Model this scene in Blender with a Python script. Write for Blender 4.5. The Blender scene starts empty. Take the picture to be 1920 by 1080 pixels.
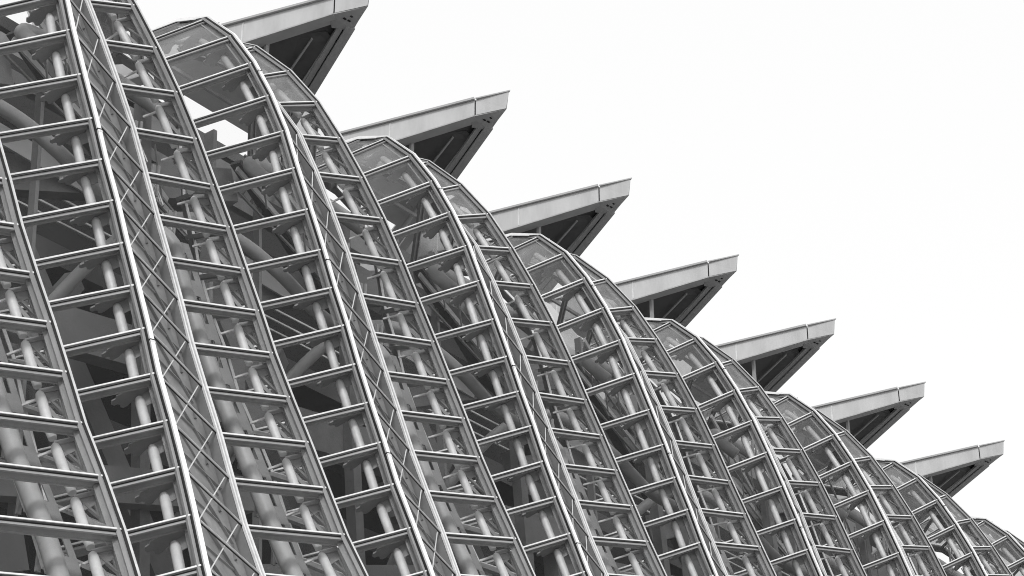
import bpy, math, random
from mathutils import Vector as V, Matrix
random.seed(7)
C = bpy.context.scene.collection
S = bpy.context.scene
# ------------------------------------------------------------------ camera
TH, PSI, RO = 0.4798268602839302, 0.6529714003366981, -0.00057
cam = bpy.data.cameras.new('camera'); camo = bpy.data.objects.new('camera', cam); C.objects.link(camo)
cam.sensor_width = 36; cam.lens = 3700 / 1920 * 36; cam.clip_start = 0.5; cam.clip_end = 5000
fw = V((math.cos(TH) * math.cos(PSI), math.cos(TH) * math.sin(PSI), math.sin(TH)))
rt = V((math.sin(PSI), -math.cos(PSI), 0)); up = rt.cross(fw)
rt2 = math.cos(RO) * rt + math.sin(RO) * up; up2 = -math.sin(RO) * rt + math.cos(RO) * up
camo.matrix_world = Matrix(((rt2.x, up2.x, -fw.x, 0), (rt2.y, up2.y, -fw.y, 0), (rt2.z, up2.z, -fw.z, 1.6), (0, 0, 0, 1)))
S.camera = camo
S.render.resolution_x = 1920; S.render.resolution_y = 1080
S.view_settings.view_transform = 'Standard'; S.view_settings.look = 'None'
S.view_settings.exposure = 0.0; S.view_settings.gamma = 1.0
S.render.engine = 'CYCLES'
S.cycles.max_bounces = 8; S.cycles.transparent_max_bounces = 40
S.cycles.diffuse_bounces = 4; S.cycles.glossy_bounces = 3
S.cycles.sample_clamp_indirect = 4.0; S.cycles.filter_width = 1.0
# ------------------------------------------------------------------ world: bright white overcast, no colour
SUN_EL, SUN_AZ = math.radians(42), math.radians(215)      # azimuth of the light's origin, from +X towards +Y
w = bpy.data.worlds.new('World'); S.world = w; w.use_nodes = True
nt = w.node_tree; nt.nodes.clear()
sky = nt.nodes.new('ShaderNodeTexSky'); sky.sky_type = 'NISHITA'; sky.sun_disc = False
sky.sun_elevation = SUN_EL; sky.sun_rotation = math.radians(90) - SUN_AZ; sky.dust_density = 6; sky.air_density = 2
bw = nt.nodes.new('ShaderNodeRGBToBW'); nt.links.new(sky.outputs[0], bw.inputs[0])
mm = nt.nodes.new('ShaderNodeMath'); mm.operation = 'MULTIPLY'; mm.inputs[1].default_value = 0.03
nt.links.new(bw.outputs[0], mm.inputs[0])
ma = nt.nodes.new('ShaderNodeMath'); ma.operation = 'ADD'; ma.inputs[1].default_value = 0.92
nt.links.new(mm.outputs[0], ma.inputs[0])
bg = nt.nodes.new('ShaderNodeBackground'); nt.links.new(ma.outputs[0], bg.inputs[0]); bg.inputs[1].default_value = 1.0
wo = nt.nodes.new('ShaderNodeOutputWorld'); nt.links.new(bg.outputs[0], wo.inputs[0])
# ------------------------------------------------------------------ sun behind thin cloud
sl = bpy.data.lights.new('sun', 'SUN'); sl.energy = 1.5; sl.angle = math.radians(12)
so = bpy.data.objects.new('sun', sl); C.objects.link(so)
sd = V((math.cos(SUN_EL) * math.cos(SUN_AZ), math.cos(SUN_EL) * math.sin(SUN_AZ), math.sin(SUN_EL)))
so.rotation_euler = sd.to_track_quat('Z', 'Y').to_euler(); so.location = (0, 0, 80)

# ------------------------------------------------------------------ materials (black and white photograph: neutral greys)
def mat(name, v, rough=0.6, metal=0.0, var=0.12, scale=1.5, bump=0.0, streak=False):
    m = bpy.data.materials.new(name); m.use_nodes = True; t = m.node_tree; b = t.nodes['Principled BSDF']
    b.inputs['Roughness'].default_value = rough; b.inputs['Metallic'].default_value = metal
    tc = t.nodes.new('ShaderNodeTexCoord'); mp = t.nodes.new('ShaderNodeMapping')
    t.links.new(tc.outputs['Object'], mp.inputs[0])
    if streak: mp.inputs['Scale'].default_value = (1, 1, 0.18)
    n = t.nodes.new('ShaderNodeTexNoise'); n.inputs['Scale'].default_value = scale; n.inputs['Detail'].default_value = 8
    n.inputs['Roughness'].default_value = 0.65
    t.links.new(mp.outputs[0], n.inputs['Vector'])
    r = t.nodes.new('ShaderNodeValToRGB'); r.color_ramp.elements[0].position = 0.3; r.color_ramp.elements[1].position = 0.72
    a = v * (1 - var); c = min(1, v * (1 + var))
    r.color_ramp.elements[0].color = (a, a, a, 1); r.color_ramp.elements[1].color = (c, c, c, 1)
    t.links.new(n.outputs[0], r.inputs[0]); t.links.new(r.outputs[0], b.inputs['Base Color'])
    if bump:
        bp = t.nodes.new('ShaderNodeBump'); bp.inputs['Strength'].default_value = bump; bp.inputs['Distance'].default_value = 0.02
        n2 = t.nodes.new('ShaderNodeTexNoise'); n2.inputs['Scale'].default_value = 14
        t.links.new(tc.outputs['Object'], n2.inputs['Vector']); t.links.new(n2.outputs[0], bp.inputs['Height'])
        t.links.new(bp.outputs[0], b.inputs['Normal'])
    return m
def glassmat(name, tint, refl, frit=0.0, fritcol=0.4):
    m = bpy.data.materials.new(name); m.use_nodes = True; t = m.node_tree; t.nodes.clear()
    tr = t.nodes.new('ShaderNodeBsdfTransparent'); tr.inputs[0].default_value = (tint, tint, tint, 1)
    gl = t.nodes.new('ShaderNodeBsdfGlossy'); gl.inputs['Roughness'].default_value = 0.03; gl.inputs[0].default_value = (.9, .9, .9, 1)
    fr = t.nodes.new('ShaderNodeFresnel'); fr.inputs[0].default_value = 1.5
    ge = t.nodes.new('ShaderNodeNewGeometry'); mi = t.nodes.new('ShaderNodeMapRange'); mi.inputs[3].default_value = 1.5; mi.inputs[4].default_value = 1 / 1.5
    t.links.new(ge.outputs['Backfacing'], mi.inputs[0]); t.links.new(mi.outputs[0], fr.inputs[0])
    mu = t.nodes.new('ShaderNodeMath'); mu.operation = 'MULTIPLY'; mu.inputs[1].default_value = refl; mu.use_clamp = True
    t.links.new(fr.outputs[0], mu.inputs[0])
    mx = t.nodes.new('ShaderNodeMixShader'); t.links.new(mu.outputs[0], mx.inputs[0]); t.links.new(tr.outputs[0], mx.inputs[1]); t.links.new(gl.outputs[0], mx.inputs[2])
    last = mx
    # thin grey dust and smears on the pane
    tc = t.nodes.new('ShaderNodeTexCoord'); n = t.nodes.new('ShaderNodeTexNoise'); n.inputs['Scale'].default_value = 0.9; n.inputs['Detail'].default_value = 7
    n.inputs['Distortion'].default_value = 1.2
    t.links.new(tc.outputs['Object'], n.inputs['Vector'])
    mr = t.nodes.new('ShaderNodeMapRange'); mr.inputs[1].default_value = 0.35; mr.inputs[2].default_value = 0.7
    mr.inputs[3].default_value = frit * 0.7; mr.inputs[4].default_value = min(1, frit * 1.3)
    t.links.new(n.outputs[0], mr.inputs[0])
    df = t.nodes.new('ShaderNodeBsdfDiffuse'); df.inputs[0].default_value = (fritcol,) * 3 + (1,)
    m2 = t.nodes.new('ShaderNodeMixShader'); t.links.new(mr.outputs[0], m2.inputs[0]); t.links.new(last.outputs[0], m2.inputs[1]); t.links.new(df.outputs[0], m2.inputs[2])
    o = t.nodes.new('ShaderNodeOutputMaterial'); t.links.new(m2.outputs[0], o.inputs[0])
    return m
M = dict(
    cap=mat('white_aluminium', 0.70, 0.4, 0, 0.16, 5),
    cap2=mat('bright_white_aluminium', 0.86, 0.35, 0, 0.07, 4),
    web=mat('grey_aluminium', 0.22, 0.45, 0, 0.15, 2.5),
    frame=mat('light_grey_frame', 0.29, 0.45, 0, 0.12, 2.5),
    gasket=mat('black_gasket', 0.012, 0.5, 0, 0.1, 3),
    pipe=mat('painted_steel_tube', 0.60, 0.45, 0, 0.18, 2.0, 0.1),
    mast=mat('grey_steel_mast', 0.32, 0.5, 0, 0.2, 1.2, 0.1),
    plate=mat('grey_steel_plate', 0.17, 0.5, 0, 0.2, 2.0),
    strip=mat('weathered_steel_plate', 0.23, 0.5, 0, 0.4, 1.3, 0.2),
    web_white=mat('white_painted_beam', 0.46, 0.55, 0, 0.2, 1.1, 0.08, True),
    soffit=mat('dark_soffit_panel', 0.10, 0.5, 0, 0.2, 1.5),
    grey=mat('grey_painted_beam', 0.36, 0.55, 0, 0.15, 1.2),
    black=mat('black_gap', 0.01, 0.8, 0, 0.1, 1),
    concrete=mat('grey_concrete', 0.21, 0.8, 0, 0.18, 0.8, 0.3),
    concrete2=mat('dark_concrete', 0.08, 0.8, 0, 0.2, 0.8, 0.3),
    dark=mat('shade_toned_wall', 0.014, 0.8, 0, 0.3, 0.3),  # the hall's shade put into the wall colour, so lower panes look dark
    ceil=mat('light_ceiling_panel', 0.5, 0.7, 0, 0.08, 0.6),
    ground=mat('pale_paving', 0.40, 0.8, 0, 0.2, 0.6, 0.2),
    glass=glassmat('clear_glass', 0.98, 0.17, 0.002, 0.5),
    veil=glassmat('dusty_glass', 0.90, 0.4, 0.07, 0.45),
    frit=glassmat('fritted_glass', 0.94, 0.5, 0.15, 0.5),
)
# ------------------------------------------------------------------ helpers
class MB:
    def __init__(s): s.v = []; s.f = []
    def add(s, vs, fs):
        n = len(s.v); s.v += [tuple(v) for v in vs]; s.f += [tuple(i + n for i in f) for f in fs]
    def hexa(s, a, b):          # two quads (4 pts each), joined
        s.add(list(a) + list(b), [(0, 1, 2, 3), (7, 6, 5, 4), (0, 4, 5, 1), (1, 5, 6, 2), (2, 6, 7, 3), (3, 7, 4, 0)])
    def box(s, o, x, y, z):     # corner box from centre and three half-vectors
        o = V(o); q = [o - x - y - z, o + x - y - z, o + x + y - z, o - x + y - z]; s.hexa(q, [p + 2 * z for p in q])
    def bar(s, a, b, wd, h, side=None):
        a = V(a); b = V(b); d = (b - a).normalized(); sd = side if side is not None else (V((0, 0, 1)) if abs(d.z) < .9 else V((0, 1, 0)))
        x = d.cross(sd).normalized() * wd / 2; y = x.cross(d).normalized() * h / 2
        q = [a - x - y, a + x - y, a + x + y, a - x + y]; s.hexa(q, [p + (b - a) for p in q])
    def tube(s, pts, r, n=12, cap=True):
        pts = [V(p) for p in pts]; rs = r if isinstance(r, (list, tuple)) else [r] * len(pts)
        ref = None; rings = []
        for i, p in enumerate(pts):
            d = (pts[min(i + 1, len(pts) - 1)] - pts[max(i - 1, 0)]).normalized()
            if ref is None: ref = d.cross(V((0.3, 1, 0.1))).normalized()
            ref = (ref - d * ref.dot(d)).normalized(); y = d.cross(ref)
            rings.append([p + rs[i] * (math.cos(2 * math.pi * k / n) * ref + math.sin(2 * math.pi * k / n) * y) for k in range(n)])
        vs = [q for rg in rings for q in rg]; fs = []
        for i in range(len(pts) - 1):
            for k in range(n):
                fs.append((i * n + k, i * n + (k + 1) % n, (i + 1) * n + (k + 1) % n, (i + 1) * n + k))
        if cap: fs += [tuple(range(n))[::-1], tuple((len(pts) - 1) * n + k for k in range(n))]
        s.add(vs, fs)
    def sweep(s, pts, sv, nv, prof):   # polygon profile (side, normal) swept
        m = len(prof); vs = []
        for p, a, b in zip(pts, sv, nv):
            for (x, y) in prof: vs.append(V(p) + a * x + b * y)
        fs = []
        for i in range(len(pts) - 1):
            for k in range(m): fs.append((i * m + k, i * m + (k + 1) % m, (i + 1) * m + (k + 1) % m, (i + 1) * m + k))
        fs += [tuple(range(m))[::-1], tuple((len(pts) - 1) * m + k for k in range(m))]
        s.add(vs, fs)
    def prism(s, poly, d):             # planar polygon extruded by vector d
        n = len(poly); s.add([V(p) for p in poly] + [V(p) + d for p in poly],
            [tuple(range(n))[::-1], tuple(range(n, 2 * n))] + [(i, (i + 1) % n, n + (i + 1) % n, n + i) for i in range(n)])
    def mesh(s, name, m, smooth=False):
        me = bpy.data.meshes.new(name); me.from_pydata(s.v, [], s.f); me.materials.append(m)
        import bmesh
        b = bmesh.new(); b.from_mesh(me); bmesh.ops.recalc_face_normals(b, faces=b.faces); b.to_mesh(me); b.free()
        if smooth:
            for p in me.polygons: p.use_smooth = len(p.vertices) == 4
        return me
def put(name, me, parent=None):
    o = bpy.data.objects.new(name, me); C.objects.link(o); o.parent = parent; return o
def empty(name, loc, label, cat, group=None):
    o = bpy.data.objects.new(name, None); C.objects.link(o); o.location = loc; o['label'] = label; o['category'] = cat
    if group: o['group'] = group
    return o

# ------------------------------------------------------------------ facade curves of one bay (metres), level by level from the top
T = [[27.7, 31.779, 30.721], [27.623, 30.684, 30.266], [27.73, 29.851, 29.467], [27.87, 29.209, 28.488], [28.004, 28.674, 27.407], [28.072, 28.169, 26.246], [28.042, 27.705, 25.051], [28.164, 27.336, 23.885], [28.346, 27.046, 22.82], [28.502, 26.797, 21.847], [28.683, 26.546, 20.913], [28.844, 26.313, 19.963], [28.96, 26.015, 18.998], [28.987, 25.623, 17.98], [28.934, 25.174, 16.903], [28.84, 24.604, 15.781], [28.672, 24.01, 14.687], [28.479, 23.427, 13.611], [28.275, 22.858, 12.545]]
R = [[29.147, 30.474, 30.165], [29.513, 29.589, 29.265], [29.822, 28.855, 28.215], [30.08, 28.255, 27.055], [30.439, 27.807, 25.946], [30.832, 27.458, 24.874], [31.241, 27.182, 23.798], [31.599, 26.926, 22.737], [31.881, 26.653, 21.757], [32.09, 26.351, 20.764], [32.265, 26.021, 19.763], [32.386, 25.67, 18.757], [32.585, 25.326, 17.767], [32.777, 24.95, 16.768], [32.91, 24.549, 15.759], [32.974, 24.081, 14.72], [32.989, 23.45, 13.626], [32.912, 22.783, 12.539], [32.783, 22.126, 11.455]]
D = [[28.25, 30.95, 29.55], [28.55, 30.05, 28.75], [28.83, 29.3, 27.85], [29.117, 28.738, 26.868], [29.343, 28.34, 25.776], [29.635, 28.029, 24.699], [29.942, 27.775, 23.658], [30.203, 27.564, 22.628], [30.412, 27.328, 21.636], [30.594, 27.05, 20.63], [30.716, 26.732, 19.612], [30.79, 26.384, 18.582], [30.864, 25.987, 17.547], [30.909, 25.543, 16.486], [30.879, 25.09, 15.44], [30.807, 24.594, 14.381], [30.723, 23.998, 13.305], [30.609, 23.355, 12.227], [30.477, 22.705, 11.146]]
GV = [[1.113, 0.928], [1.119, 0.928], [1.169, 0.883], [1.1, 0.802], [1.193, 0.833], [1.415, 0.897], [1.58, 0.945], [1.641, 0.891], [1.755, 0.903], [1.732, 0.87], [1.652, 0.851], [1.625, 0.835], [1.524, 0.74], [1.402, 0.703], [1.368, 0.657], [1.336, 0.631], [1.309, 0.618], [1.294, 0.606], [1.284, 0.606]]
W = {-2: (-13.466, -0.233, -0.065), -1: (-6.946, -0.211, -0.094), 0: (0, 0, 0), 1: (7.183, 0.253, 0.14), 2: (14.022, 0.093, 0.002), 3: (21.232, 0.116, 0.008), 4: (28.584, 0.01, -0.023), 5: (36.191, -0.101, -0.07), 6: (43.788, -0.216, -0.142), 7: (51.2, -0.3, -0.2)}
TIP = V((36.145, 33.013, 37.225))
T = [V(p) for p in T]; R = [V(p) for p in R]; D = [V(p) for p in D]
S_V = 1.35
B = [t + V((-S_V * g[0], S_V, -S_V * g[1])) for t, g in zip(T, GV)]
def extend(c, n=3):
    d = c[-1] - c[-2]
    for i in range(n): c.append(c[-1] + V((d.x * .5, d.y * .9, d.z)))
for c in (T, R, D, B): extend(c)
# the roof-side start of each dome, one row further in
T.insert(0, V((27.8, 33.2, 30.95))); B.insert(0, T[0] + V((-1.45, 1.4, -1.25)))
R.insert(0, V((28.75, 31.7, 30.75))); D.insert(0, V((27.95, 32.0, 30.15)))
N = len(T)
def tang(c, i): return (c[min(i + 1, len(c) - 1)] - c[max(i - 1, 0)]).normalized()
def facen(a, c, i, ref=V((-.5, -1, .3))):
    n = tang(a, i).cross((c[i] - a[i]).normalized()).normalized()
    return n if n.dot(ref) > 0 else -n
CAPM, WEBM, GASM = M['cap'], M['web'], M['gasket']
def transom(name, a, b, n, t, parent, cache=None):
    """white cap, black joint, deep grey web with inner lip; t points down the facade"""
    d = (b - a).normalized(); a = a + d * .04; b = b - d * .04
    def two(prof, m, nm):
        x = MB(); x.sweep([a, b], [t, t], [n, n], prof); return x.mesh(nm, m)
    web = two([(-.03, .0), (.045, .0), (.045, .008), (.10, .008), (.10, -.03), (.045, -.03), (.045, -.18), (.075, -.18), (.075, -.20), (-.03, -.20)], M['frame'], 'transom')
    cap = two([(-.026, .012), (.010, .012), (.010, .05), (-.026, .05)], CAPM, 'cap')
    gas = two([(.013, .010), (.042, .010), (.042, .035), (.013, .035)], GASM, 'gasket')
    return web, cap, gas
def pane(a0, a1, c0, c1, n, m):
    ctr = (a0 + a1 + c0 + c1) / 4
    q = [p + (ctr - p).normalized() * .05 for p in (a0, c0, c1, a1)]
    x = MB(); x.hexa([p - n * .02 for p in q], [p - n * .036 for p in q]); return x.mesh('glass_pane', m)

REF0 = V((-.5, -1, .3))
def build_face(A, Cc, glassfn, rng, parts, ref=REF0, trim=0.0):
    for i in rng:
        n = facen(A, Cc, i, ref); t = ((tang(A, i) + tang(Cc, i)) / 2).normalized()
        n = (n - t * n.dot(t)).normalized()
        parts.append(('transom', transom('transom', A[i] + (Cc[i] - A[i]).normalized() * trim, Cc[i], n, t, None)))
    for i in list(rng)[:-1]:
        n = facen(A, Cc, i, ref)
        parts.append(('glass_pane', pane(A[i], A[i + 1], Cc[i], Cc[i + 1], n, glassfn(i))))

def mullion(c, nrm, side, profs, name):
    out = []
    for prof, m, nm in profs:
        x = MB(); x.sweep(c, side, nrm, prof); out.append((nm, x.mesh(nm, m)))
    return out
def frames(c, nf):
    ns, ss = [], []
    for i in range(len(c)):
        t = tang(c, i); n = nf(i); n = (n - t * n.dot(t)).normalized(); s = t.cross(n).normalized()
        if s.x < 0: s = -s
        ns.append(n); ss.append(s)
    return ns, ss
shared = []      # list of (name, mesh or (mesh, [children]))
RNG = range(0, N)
fr = lambda i: M['frit'] if i <= 2 else (M['veil'] if i <= 3 else M['glass'])
build_face(B, T, fr, RNG, shared)
build_face(D, R, lambda i: M['frit'] if i <= 2 else M['glass'], RNG, shared)
# main mullion T
nG = [facen(B, T, i) for i in range(N)]; nS = [facen(T, D, i) for i in range(N)]; nF = [facen(D, R, i) for i in range(N)]
nt_, st_ = frames(T, lambda i: (nG[i] + nS[i]).normalized())
main = [([(-.048, .02), (.042, .02), (.042, .09), (-.048, .09)], M['cap2'], 'main_mullion'),
        ([(-.070, -.02), (-.051, -.02), (-.051, .05), (-.070, .05)], M['gasket'], 'gasket'),
        ([(.045, -.02), (.062, -.02), (.062, .05), (.045, .05)], M['gasket'], 'gasket'),
        ([(-.135, .0), (-.075, .0), (-.075, -.03), (-.04, -.03), (.03, .0), (.03, -.24), (-.04, -.24), (-.04, -.06), (-.135, -.06)], M['frame'], 'mullion_web')]
def add_mull(c, ns, ss, profs):
    ms = []
    for prof, m, nm in profs:
        x = MB(); x.sweep(c, ss, ns, prof); ms.append((nm, x.mesh(nm, m)))
    shared.append(('mull', ms))
add_mull(T, nt_, st_, main)
for i in (4, 9, 14, 19):
    p = T[i].lerp(T[i + 1], .3); t = tang(T, i); x = MB(); x.box(p + nt_[i] * .055, st_[i] * .056, t * .012, nt_[i] * .04); shared.append(('joint', x.mesh('joint', M['gasket'])))
    x = MB(); x.box(p + t * .05 + nt_[i] * .055, st_[i] * .053, t * .02, nt_[i] * .039); shared.append(('joint_sleeve', x.mesh('joint_sleeve', M['cap'])))
nd_, sd_ = frames(D, lambda i: (nF[i] + nS[i]).normalized())
add_mull(D, nd_, sd_, [([(-.085, .02), (-.05, .02), (-.05, .07), (-.085, .07)], M['cap'], 'strip_mullion'),
    ([(-.047, .0), (-.02, .0), (-.02, .02), (-.047, .02)], M['gasket'], 'gasket'),
    ([(-.017, .02), (.035, .02), (.035, .08), (-.017, .08)], M['cap'], 'outer_cap'),
    ([(.038, -.02), (.055, -.02), (.055, .04), (.038, .04)], M['gasket'], 'gasket'),
    ([(-.09, .0), (.03, .0), (.03, -.24), (-.09, -.24)], M['web'], 'mullion_web')])
nr_, sr_ = frames(R, lambda i: (nF[i] + V((.8, -.5, 0))).normalized())
add_mull(R, nr_, sr_, [([(-.022, .02), (.022, .02), (.022, .07), (-.022, .07)], M['cap'], 'ridge_mullion'),
    ([(-.042, -.02), (-.025, -.02), (-.025, .045), (-.042, .045)], M['gasket'], 'gasket'),
    ([(.025, -.02), (.045, -.02), (.045, .04), (.025, .04)], M['gasket'], 'gasket'),
    ([(-.12, .0), (-.045, .0), (-.045, -.03), (.02, .0), (.02, -.2), (-.03, -.2), (-.03, -.06), (-.12, -.06)], M['frame'], 'mullion_web')])
nb_, sb_ = frames(B, lambda i: nG[i])
add_mull(B, nb_, sb_, [([(-.03, .02), (.03, .02), (.03, .07), (-.03, .07)], M['cap'], 'valley_mullion'),
    ([(-.04, .0), (.04, .0), (.04, -.28), (-.04, -.28)], M['web'], 'mullion_web')])
# strip plate behind the braces, with pressed oval shapes
x = MB(); x.sweep([t.lerp(d, .5) - n * .26 for t, d, n in zip(T, D, nS)][2:], [(d - t) * .5 for t, d in zip(T, D)][2:], nS[2:], [(-.94, 0), (.94, 0), (.94, .04), (-.94, .04)])
shared.append(('strip_plate', x.mesh('strip_plate', M['strip'])))
x = MB()
for i in range(1, N - 1):
    t0, d0, t1, d1 = T[i], D[i], T[i + 1], D[i + 1]
    n = nS[i]; o = -n * .20
    a = t0.lerp(d0, .12) + o; b = t0.lerp(d0, .86).lerp(t1.lerp(d1, .86), .55) + o; c_ = t1.lerp(d1, .8) + o
    x.bar(a, b, .04, .05, n); x.bar(b, c_, .04, .05, n)
shared.append(('stiffener_rib', x.mesh('stiffener_rib', M['plate'])))
# diagonal bracing rods of the strip
def rod(a, b, n, r=.018):
    x = MB(); d = (b - a).normalized(); a = a + d * .06; b = b - d * .06; x.tube([a + n * .0, b + n * .0], r, 6); return x.mesh('bracing_rod', M['pipe'])
for i in range(1, N - 3):
    t, d = T[i + 1], D[i]
    x = MB(); u = (d - t).normalized(); tt = ((tang(T, i + 1) + tang(D, i)) / 2).normalized(); n = nS[i]
    a, b = t + u * .05 - n * .0, d - u * .09
    x.sweep([a, b], [tt, tt], [n, n], [(-.020, .003), (-.006, .003), (-.006, .03), (-.020, .03)])
    x.sweep([a, b], [tt, tt], [n, n], [(.008, .003), (.020, .003), (.020, .025), (.008, .025)])
    shared.append(('strip_transom', x.mesh('strip_transom', M['pipe'])))
    x = MB(); x.sweep([a, b], [tt, tt], [n, n], [(-.004, -.01), (.006, -.01), (.006, .01), (-.004, .01)]); x.sweep([a, b], [tt, tt], [n, n], [(.023, -.01), (.040, -.01), (.040, .01), (.023, .01)]); shared.append(('rod_gasket', x.mesh('rod_gasket', M['gasket'])))
    x = MB(); x.bar(a + tt * .16 - n * .20, b + tt * .16 - n * .20, .02, .05, n); shared.append(('back_rail', x.mesh('back_rail', M['frame'])))
    shared.append(('bracing_rod', rod(D[i].lerp(T[i + 1], .08) - nd_[i] * .03, T[i + 3].lerp(D[i + 2], .07) - nt_[i + 3] * .03, nS[i], .013)))
# tube along T behind the G glass, with toothed bracket plates
def along(A, Cc, i, f, inn):
    n = facen(A, Cc, i); return A[i].lerp(Cc[i], f) - n * inn
G_len = [(T[i] - B[i]).length for i in range(N)]
PT = [T[i] + (B[i] - T[i]).normalized() * .36 - nG[i] * .40 for i in range(N)]
PF = [R[i] + (D[i] - R[i]).normalized() * .36 - nF[i] * .42 for i in range(N)]
for P_, rr in ((PT, .095), (PF, .09)):
    for i in range(1, N - 1):
        a, b = P_[i], P_[i + 1]; d = (b - a)
        x = MB(); pts = [a + d * u for u in (.06, .10, .18, .8, .97)]
        x.tube(pts, [rr * .35, rr * .8, rr, rr, rr * .8], 14); shared.append(('tube_segment', x.mesh('tube_segment', M['pipe'], True)))
def gear(i, P_, A, E, nn, m, nm):
    """toothed plate lying square to the tube at level i between mullion A and beyond the tube"""
    e = (E[i] - A[i]).normalized(); inn = -nn[i]; t = tang(A, i)
    inn = (inn - e * inn.dot(e)).normalized()
    pts = [(.10, .10), (.10, .46), (.16, .52), (.24, .50), (.27, .58), (.36, .62), (.50, .60), (.62, .64), (.74, .76), (.84, .80), (.92, .76), (.93, .68), (.99, .64), (1.08, .66), (1.15, .60), (1.14, .50), (1.04, .46), (1.02, .38), (.90, .34), (.74, .30), (.52, .24), (.34, .14), (.22, .10)]
    poly = [A[i] + e * u * .75 + inn * v_ * .8 for u, v_ in pts]
    x = MB(); x.prism(poly, t * .035)
    # upright web from the mullion to the tube
    a = A[i] + e * .08 + inn * .12; b = P_[i]
    x.add([a, b, b + t * .05, a + t * .42], [(0, 1, 2, 3)]) if False else None
    return x.mesh(nm, m)
for i in range(1, N - 1):
    shared.append(('bracket_plate', gear(i, PT, T, B, nG, M['web'], 'bracket_plate')))
for i in range(1, N - 1):
    t = tang(T, i); e = (B[i] - T[i]).normalized(); inn = -nG[i]; e1 = (B[i + 1] - T[i + 1]).normalized()
    a0 = T[i] + inn * .26 + e * .02; a1 = T[i + 1] + inn * .26 + e1 * .02; b0 = PT[i]; b1 = PT[i + 1]
    def L3(u, w_): return b0.lerp(a0, u).lerp(b1.lerp(a1, u), w_)
    x = MB()
    for (ua, ub, wa, wb) in ((0, 1, .04, .30), (0, .28, .3, .97), (.72, 1, .3, .97), (.28, .72, .86, .97)):
        q = [L3(ua, wa), L3(ub, wa), L3(ub, wb), L3(ua, wb)]; x.hexa(q, [v + inn * .02 for v in q])
    shared.append(('slotted_web', x.mesh('slotted_web', M['web'])))
# F side brackets: arm, diagonal and slotted plate between tube and ridge
for i in range(1, N - 1):
    t = tang(R, i); e = (D[i] - R[i]).normalized(); inn = -nF[i]
    x = MB(); r0 = R[i] + inn * .30 + e * .03; p = PF[i]
    x.bar(r0 + t * .05, p + t * .08, .06, .10, t)
    x.bar(r0 + t * .08, R[i + 1] + inn * .32 + e * .06 - t * .1, .05, .07, e)
    x.bar(p + t * .1 - e * .06, r0 + t * .72, .05, .06, e)
    p2 = PF[i + 1]; r1 = R[i + 1] + inn * .30 + e * .03
    def L2(u, w_): return p.lerp(r0, u).lerp(p2.lerp(r1, u), w_)
    for (ua, wa, ub, wb, uc, wc, ud, wd) in ((.0, .06, 1., .06, 1., .22, .0, .34), (.80, .2, 1., .2, 1., .98, .86, .98), (.0, .3, .2, .28, .95, .9, .8, .98)):
        q = [L2(ua, wa), L2(ub, wb), L2(uc, wc), L2(ud, wd)]; x.hexa(q, [v + inn * .03 for v in q])
    shared.append(('bracket_arm', x.mesh('bracket_arm', M['plate'])))
# mast: the large tube rising inside, bending away at the top
def cr(pts, n=6):
    o = []
    for i in range(len(pts) - 1):
        p0, p1, p2, p3 = pts[max(i - 1, 0)], pts[i], pts[i + 1], pts[min(i + 2, len(pts) - 1)]
        for k in range(n):
            u = k / n; o.append(.5 * ((2 * p1) + (p2 - p0) * u + (2 * p0 - 5 * p1 + 4 * p2 - p3) * u * u + (3 * p1 - p0 - 3 * p2 + p3) * u ** 3))
    o.append(pts[-1]); return o
def mst(i):
    a_ = {9: 1.12, 10: 1.12, 11: 1.12, 12: 1.10, 13: 1.07, 14: 1.04, 15: 1.0, 16: .96, 17: .92, 18: .88, 8: 1.9}.get(i, .85)
    return R[i] + (D[i] - R[i]).normalized() * a_ - nF[i] * (.7 if i > 8 else 1.25)
mp = [mst(i) for i in (22, 18, 16, 14, 12, 10, 9, 8)]
top_ = mp[-1]
mp += [top_ + V((-1.0, .5, .9)), top_ + V((-2.1, .9, 1.5)), top_ + V((-3.4, 1.2, 1.6)), top_ + V((-4.6, 1.9, .9)), top_ + V((-5.4, 3.0, -.6)), top_ + V((-5.8, 4.6, -2.4))]
mcurve = cr([V(p) for p in mp])
x = MB(); x.tube(mcurve, [.165 if k < len(mcurve) * .5 else .165 - .02 * (k / len(mcurve) - .5) / .5 for k in range(len(mcurve))], 20)
shared.append(('mast_tube', x.mesh('mast_tube', M['mast'], True)))
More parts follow.
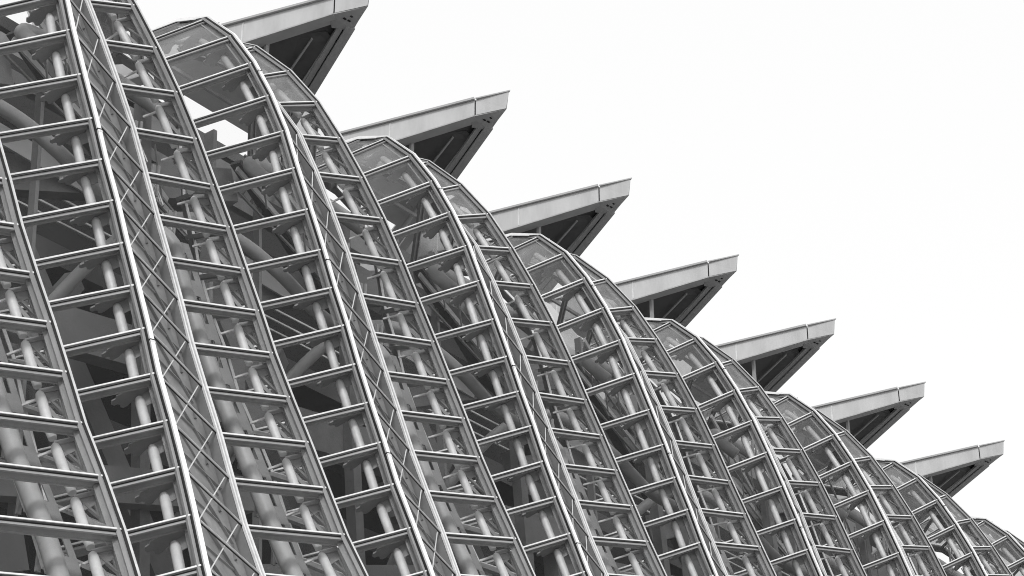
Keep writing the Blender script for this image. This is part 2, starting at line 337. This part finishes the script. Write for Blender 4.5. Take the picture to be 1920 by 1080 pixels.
# slotted spine plate between mast and small tube
x = MB()
for i in range(9, N - 1):
    def pos(u, w_):
        e_ = lambda j: (R[j] - D[j]).normalized() * u - nF[j] * u * .15
        return (mst(i) + e_(i)).lerp(mst(i + 1) + e_(i + 1), w_)
    for (ua, ub, wa, wb) in ((.12, .24, 0, 1), (.24, .33, 0, .25), (.24, .33, .88, 1), (.33, .47, .0, 1)):
        q = [pos(ua, wa), pos(ub, wa), pos(ub, wb), pos(ua, wb)]; x.hexa(q, [v - nF[i] * .03 for v in q])
shared.append(('slotted_plate', x.mesh('slotted_plate', M['web'])))
for i in range(3, N - 1):
    eR = (D[i] - R[i]).normalized(); dn = R[i + 1] - R[i]
    x = MB()
    for q in range(3):
        o = R[i] + eR * (.80 - .10 * q) - nF[i] * (1.15 + .1 * q)
        x.bar(o + dn * (.12 + .06 * q), o + dn * .78, .028, .05, nF[i])
    shared.append(('louvre', x.mesh('louvre', M['cap'])))
    x = MB(); o = R[i] + eR * .55 - nF[i] * 1.0; z1 = V((0, 0, 1))
    x.bar(o + dn * .1, o + dn * .1 - z1 * .75, .05, .05); x.bar(o + dn * .1 + eR * .12, o + dn * .1 + eR * .12 - z1 * .8, .09, .05)
    shared.append(('glazing_post', x.mesh('glazing_post', M['frame'])))
    x = MB(); x.bar(o + dn * .92 - eR * .1, o + dn * .92 - eR * .42 + nF[i] * .3, .04, .04); shared.append(('tie_rod', x.mesh('tie_rod', M['cap'])))

# ------------------------------------------------------------------ build the bays
def place(parent, item):
    nm, data = item
    if nm == 'transom':
        t = put('transom', data[0], parent); put('cap', data[1], t); put('gasket', data[2], t)
    elif nm == 'mull':
        t = put(data[0][0], data[0][1], parent)
        for cn, me in data[1:]: put(cn, me, t)
    else: put(nm, data, parent)
BAY_LABEL = {
 -2: 'glazed bay cut by the left edge of the photo, only its ridge face showing',
 -1: 'largest glazed bay, nearest whole one, its white bracing strip running off the top left corner',
 0: 'glazed bay whose rounded top stands just left of the highest roof spike',
 1: 'glazed bay whose rounded top is in front of the second roof spike from the top',
 2: 'glazed bay whose rounded top is in front of the third roof spike from the top',
 3: 'glazed bay whose rounded top is in front of the fourth roof spike from the top',
 4: 'glazed bay whose rounded top is in front of the fifth roof spike from the top',
 5: 'small glazed bay whose top is in front of the lowest roof spike',
 6: 'smallest and farthest glazed bay, in the bottom right corner'}
for k in range(-2, 7):
    e = empty('glazed_bay', W[k], BAY_LABEL[k], 'glass bay', 'glazed bays along the curved museum front')
    for it in shared: place(e, it)
    # the hidden return face from this ridge to the next bay's valley
    nx = V(W[k + 1]) - V(W[k]); Bn = [p + nx for p in B]
    RR = [R[min(i + 1, N - 1)] for i in range(N)]
    parts = []; 
    build_face(RR, Bn, lambda i: M['frit'] if i <= 1 else M['glass'], range(0, N - 1), parts, V((1, -.6, .1)), .12)
    for it in parts: place(e, it)

# ------------------------------------------------------------------ roof spikes
TA, SL, LEN = .45, .165, 9.0
def spike_parts(parent):
    def pt(u, L, z): return V((u * TA * L, L, -SL * L + z))
    def h(L): return .50 + .07 * L
    bwid = .30
    for sgn in (-1, 1):
        side = V((-sgn, TA, 0)).normalized()         # inward across the beam
        for (l0, l1, nm) in ((.0, 1.02, 'nose_web'), (1.06, LEN, 'side_beam')):
            x = MB(); hh0, hh1 = (.62 if l0 == 0 else h(l0)), h(l1)
            a, b = pt(sgn, l0, 0), pt(sgn, l1, 0)
            if l0 == 0:
                q = [a, a + V((0, .12, 0)), b + side * .12, b]
            else: q = [a, a + side * .12, b + side * .12, b]
            q2 = [p - V((0, 0, hh0 if j < 2 else hh1)) for j, p in enumerate(q)]
            if l0 == 0:   # raked tip, lower corner set back
                q2[0] = q2[0] + V((sgn * .02, .10, 0)); q2[1] = q2[1] + V((0, .10, 0))
            x.hexa(q, q2); o = put(nm, x.mesh(nm, M['web_white']), parent)
            # grey top edge, thickened and overhung to shade the upper web, grey flange along the bottom
            y = MB(); s2 = -side
            if l0 > 0:
                y.hexa([a + V((0, 0, .08)) + s2 * .10, a + V((0, 0, .08)) + side * .3, b + V((0, 0, .08)) + side * .3, b + V((0, 0, .08)) + s2 * .10],
                       [a + V((0, 0, .005)) + s2 * .10, a + V((0, 0, .005)) + side * .3, b + V((0, 0, .005)) + side * .3, b + V((0, 0, .005)) + s2 * .10])
            else:
                y.prism([V((0, -.06, .005)), b + s2 * .08 + V((0, 0, .005)), V((0, l1 + .02, b.z + .005))], V((0, 0, .045)))
            put('top_edge', y.mesh('top_edge', M['grey']), o)
            if l0 > 0:
                for lw in (3.7, 6.4):
                    y = MB(); p = pt(sgn, lw, -.03); q_ = side * -.012
                    y.hexa([p + q_ + V((0, -.03, 0)), p + q_ + V((0, .03, 0)), p + side * .02 + V((0, .03, 0)), p + side * .02 + V((0, -.03, 0))],
                           [v - V((0, 0, h(lw) - .05)) for v in (p + q_ + V((0, -.03, 0)), p + q_ + V((0, .03, 0)), p + side * .02 + V((0, .03, 0)), p + side * .02 + V((0, -.03, 0)))])
                    put('weld_seam', y.mesh('weld_seam', M['cap']), o)
            if l0 > 0:
                y = MB(); a2 = a - V((0, 0, hh0 + .005)); b2 = b - V((0, 0, hh1 + .005))
                y.hexa([a2 - side * .03, a2 + side * .26, b2 + side * .26, b2 - side * .03], [p - V((0, 0, .05)) for p in (a2 - side * .03, a2 + side * .26, b2 + side * .26, b2 - side * .03)])
                y.hexa([a2 + side * .30, a2 + side * .48, b2 + side * .48, b2 + side * .30], [p + V((0, 0, .10)) for p in (a2 + side * .30, a2 + side * .48, b2 + side * .48, b2 + side * .30)])
                put('bottom_flange', y.mesh('bottom_flange', M['grey']), o)
                y = MB(); a3 = pt(sgn, 1.03, 0); y.hexa([a3 - side * .012, a3 + side * .1, a3 + side * .1 + V((0, .03, 0)), a3 - side * .012 + V((0, .03, 0))],
                       [p - V((0, 0, h(1.03))) for p in (a3 - side * .012, a3 + side * .1, a3 + side * .1 + V((0, .03, 0)), a3 - side * .012 + V((0, .03, 0)))])
                put('joint', y.mesh('joint', M['black']), o)
    # nose plate underneath
    x = MB(); zt = -.60
    q = [V((0, .14, -.64)), pt(1, 1.15, -h(1.15) - .03), V((0, 1.55, -SL * 1.4 - h(1.4) + .02)), pt(-1, 1.15, -h(1.15) - .03)]
    x.prism(q, V((0, 0, .04))); put('nose_plate', x.mesh('nose_plate', M['grey']), parent)
    # bolt recesses in the nose plate
    y = MB(); 
    for (ux, uy) in ((.0, .75), (.09, .92), (-.08, .95)): y.box(V((ux, uy, -SL * uy - h(uy) - .05)), V((.05, 0, 0)), V((0, .03, 0)), V((0, 0, .02)))
    put('bolt_recess', y.mesh('bolt_recess', M['black']), parent)
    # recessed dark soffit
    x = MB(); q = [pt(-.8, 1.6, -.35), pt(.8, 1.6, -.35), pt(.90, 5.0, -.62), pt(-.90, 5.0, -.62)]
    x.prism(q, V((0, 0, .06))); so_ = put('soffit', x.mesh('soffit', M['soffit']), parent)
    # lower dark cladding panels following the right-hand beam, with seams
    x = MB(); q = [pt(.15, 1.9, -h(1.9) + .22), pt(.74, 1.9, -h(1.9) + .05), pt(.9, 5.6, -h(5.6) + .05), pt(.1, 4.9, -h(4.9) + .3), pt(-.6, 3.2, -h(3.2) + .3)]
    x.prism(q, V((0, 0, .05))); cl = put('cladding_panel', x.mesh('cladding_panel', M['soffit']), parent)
    y = MB()
    for (u0, L0, u1, L1) in ((-.05, 2.3, .40, 4.9), (.45, 2.0, .72, 5.2)):
        y.bar(pt(u0, L0, -h(L0) + .13), pt(u1, L1, -h(L1) + .02), .06, .05)
    put('seam', y.mesh('seam', M['grey']), cl)
    # hanging post at the inner end of the panels
    x = MB(); p = pt(-.62, 3.35, -h(3.35) - .02); x.box(p + V((0, 0, -.55)), V((.07, 0, 0)), V((0, .05, 0)), V((0, 0, .75))); put('hanging_post', x.mesh('hanging_post', M['grey']), parent)
    # roof sheet over the spike
    x = MB(); q = [pt(0, .3, -.06), pt(.95, 7.3, -.06), pt(-.95, 7.3, -.06)]
    x.prism(q, V((0, 0, .05))); put('roof_sheet', x.mesh('roof_sheet', M['grey']), parent)
SPL = {-1: 'white roof spike beyond the top edge, seen only through the nearest bay',
 0: 'largest white roof spike, its tip cut by the top edge of the photo',
 1: 'second white roof spike from the top, tip fully in the sky',
 2: 'third white roof spike from the top, in the middle of the row',
 3: 'fourth white roof spike from the top, right of the photo centre',
 4: 'fifth white roof spike counted down from the top of the photo',
 5: 'second lowest white roof spike, above the small bays on the right',
 6: 'lowest and smallest white roof spike, near the right edge of the photo'}
proto = None
FIX = {-1: (-.5, 0, 0), 4: (-.05, 0, .12), 5: (0, 0, .12), 3: (0, 0, -.07), 2: (0, 0, -.1), 1: (0, 0, -.05)}
def copy_tree(o, parent=None):
    c = o.copy(); C.objects.link(c); c.parent = parent
    for ch in list(o.children): copy_tree(ch, c)
    return c
for k in range(-1, 7):
    loc = TIP + V(W[k]) + V(FIX.get(k, (0, 0, 0)))
    if proto is None:
        proto = empty('roof_spike', loc, SPL[k], 'roof spike', 'pointed roof spikes in a row'); spike_parts(proto); e = proto
        kids = True
    else: e = copy_tree(proto)
    e.location = loc; e['label'] = SPL[k]

# ------------------------------------------------------------------ the hall behind the glass
hall = empty('museum_hall', (30, 40, 0), 'dark museum hall with grey concrete beams seen through the glazed bays', 'building')
def hp(name, mb, m, smooth=False):
    for i, v in enumerate(mb.v): mb.v[i] = (v[0] - 30, v[1] - 40, v[2])
    return put(name, mb.mesh(name, m, smooth), hall)
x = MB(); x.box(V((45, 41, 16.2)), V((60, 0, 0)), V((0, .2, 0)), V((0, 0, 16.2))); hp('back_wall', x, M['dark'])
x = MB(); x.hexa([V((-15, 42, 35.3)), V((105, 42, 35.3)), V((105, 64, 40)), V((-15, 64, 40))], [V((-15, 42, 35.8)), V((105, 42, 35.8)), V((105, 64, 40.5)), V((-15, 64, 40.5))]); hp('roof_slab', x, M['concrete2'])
x = MB(); x.box(V((45, 20.8, 4.4)), V((60, 0, 0)), V((0, .25, 0)), V((0, 0, 4.4))); hp('base_wall', x, M['concrete'])
for z, y0 in ((9.5, 30), (15.5, 33), (21.0, 35.2), (26.2, 37)):
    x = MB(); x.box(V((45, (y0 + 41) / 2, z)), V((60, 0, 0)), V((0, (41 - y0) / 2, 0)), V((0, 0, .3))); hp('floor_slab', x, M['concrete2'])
def bm(a, b, w_, h_, m, nm='concrete_beam'):
    x = MB(); x.bar(V(a), V(b), w_, h_); hp(nm, x, m)
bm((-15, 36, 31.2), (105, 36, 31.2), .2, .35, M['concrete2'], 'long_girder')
bm((-15, 38.6, 35.2), (105, 38.6, 35.2), .1, .12, M['web'], 'long_girder')
bm((-15, 34.0, 28.2), (105, 34.0, 28.2), .25, .35, M['plate'], 'long_girder')
# balcony rail
for zz in (27.0, 27.35, 27.7): bm((-15, 36.8, zz), (105, 36.8, zz), .05, .05, M['pipe'], 'handrail')
for k in range(-4, 8):
    ox = 7.2 * k + 26
    j = lambda a=1: (random.random() - .5) * a
    bm((ox - 3.8, 33.6, 24.2 + j()), (ox + 4.2, 32.2, 27.2 + j()), .5, .9, M['concrete'])
    bm((ox - 4.2, 31.8, 20.6 + j(.4)), (ox + 4.4, 31.6, 21.6 + j(.4)), .5, 1.0, M['concrete'])
    bm((ox + 3.4, 32.6, 16.6), (ox - 2.2, 33.4, 25.0 + j()), .35, .55, M['concrete'], 'brace')
    bm((ox - 3.6, 32.9, 17.0), (ox + 1.4, 34.4, 24.2 + j()), .35, .5, M['concrete'], 'brace')
    bm((ox - 4.0, 31.0, 16.2 + j(.4)), (ox + 4.0, 30.6, 18.2 + j(.4)), .5, .8, M['concrete'])
    bm((ox - 2.0, 30.4, 12.5), (ox + 5.2, 30.9, 15.4 + j(.4)), .4, .8, M['concrete'])
    bm((ox + 1.8, 30.6, 8), (ox + .6, 31.6, 27.6), .3, .3, M['plate'], 'inner_post')
    bm((ox + 4.1, 31.6, 8), (ox + 3.6, 32.4, 28.6), .12, .35, M['web'], 'inner_post')
    bm((ox + 5.3, 31.2, 14), (ox + 5.1, 32.2, 28.8), .10, .22, M['web'], 'inner_post')
    for q in (-2.4, 1.2):
        bm((ox + q, 33.8, 29.0), (ox + q * 1.2, 41.5, 35.2), .18, .45, M['web'], 'rafter')
    for q in range(5):
        bm((ox - 3.4, 30.8 + .25 * q, 28.2 - .3 * q), (ox + 1.6 + .4 * q, 32.0, 26.0 - .3 * q), .06, .06 + .09 * (q % 2), M['ceil' if q % 2 else 'web'], 'stair_stringer')
    for q in range(6):
        bm((ox - 3.0 + .75 * q, 31.2, 27.9 - .3 * q), (ox - 2.3 + .75 * q, 31.5, 26.6 - .3 * q), .04, .04, M['web'], 'stair_baluster')
    bm((ox - 3.4, 31.6, 27.5), (ox + 3.6, 33.0, 24.6), .3, .12, M['concrete2'], 'stair_underside')
    # pale ceiling sail behind the upper panes
    if k % 3 == 0: x = MB(); x.prism([(ox - 1.2, 33.2, 28.9), (ox + .9, 33.4, 28.6), (ox + 1.4, 34.6, 30.9), (ox + .6, 35.2, 32.0), (ox - .9, 35.2, 32.0)], V((0, .12, 0)))
    if k % 3 == 0: hp('ceiling_sail', x, M['ceil'])
    # ring tube with lamp row
    x = MB(); c_ = V((ox - 1.6, 30.4, 26.6)); x.tube([c_ + V((2.3 * math.cos(a), .9 * math.sin(a), 1.0 * math.sin(a))) for a in [math.pi * (q - 2) / 14 for q in range(19)]], .19, 14); hp('ring_tube', x, M['mast'], True)
    bm((ox - 3.6, 32.6, 25.6), (ox + .4, 32.6, 25.4), .06, .5, M['ceil'], 'light_bulkhead')
# ------------------------------------------------------------------ ground
x = MB(); x.add([(-1500, -1500, 0), (1500, -1500, 0), (1500, 1500, 0), (-1500, 1500, 0)], [(0, 1, 2, 3)])
g = put('ground', x.mesh('ground', M['ground'])); g['kind'] = 'structure'; g['label'] = 'pale paved plaza in front of the museum'
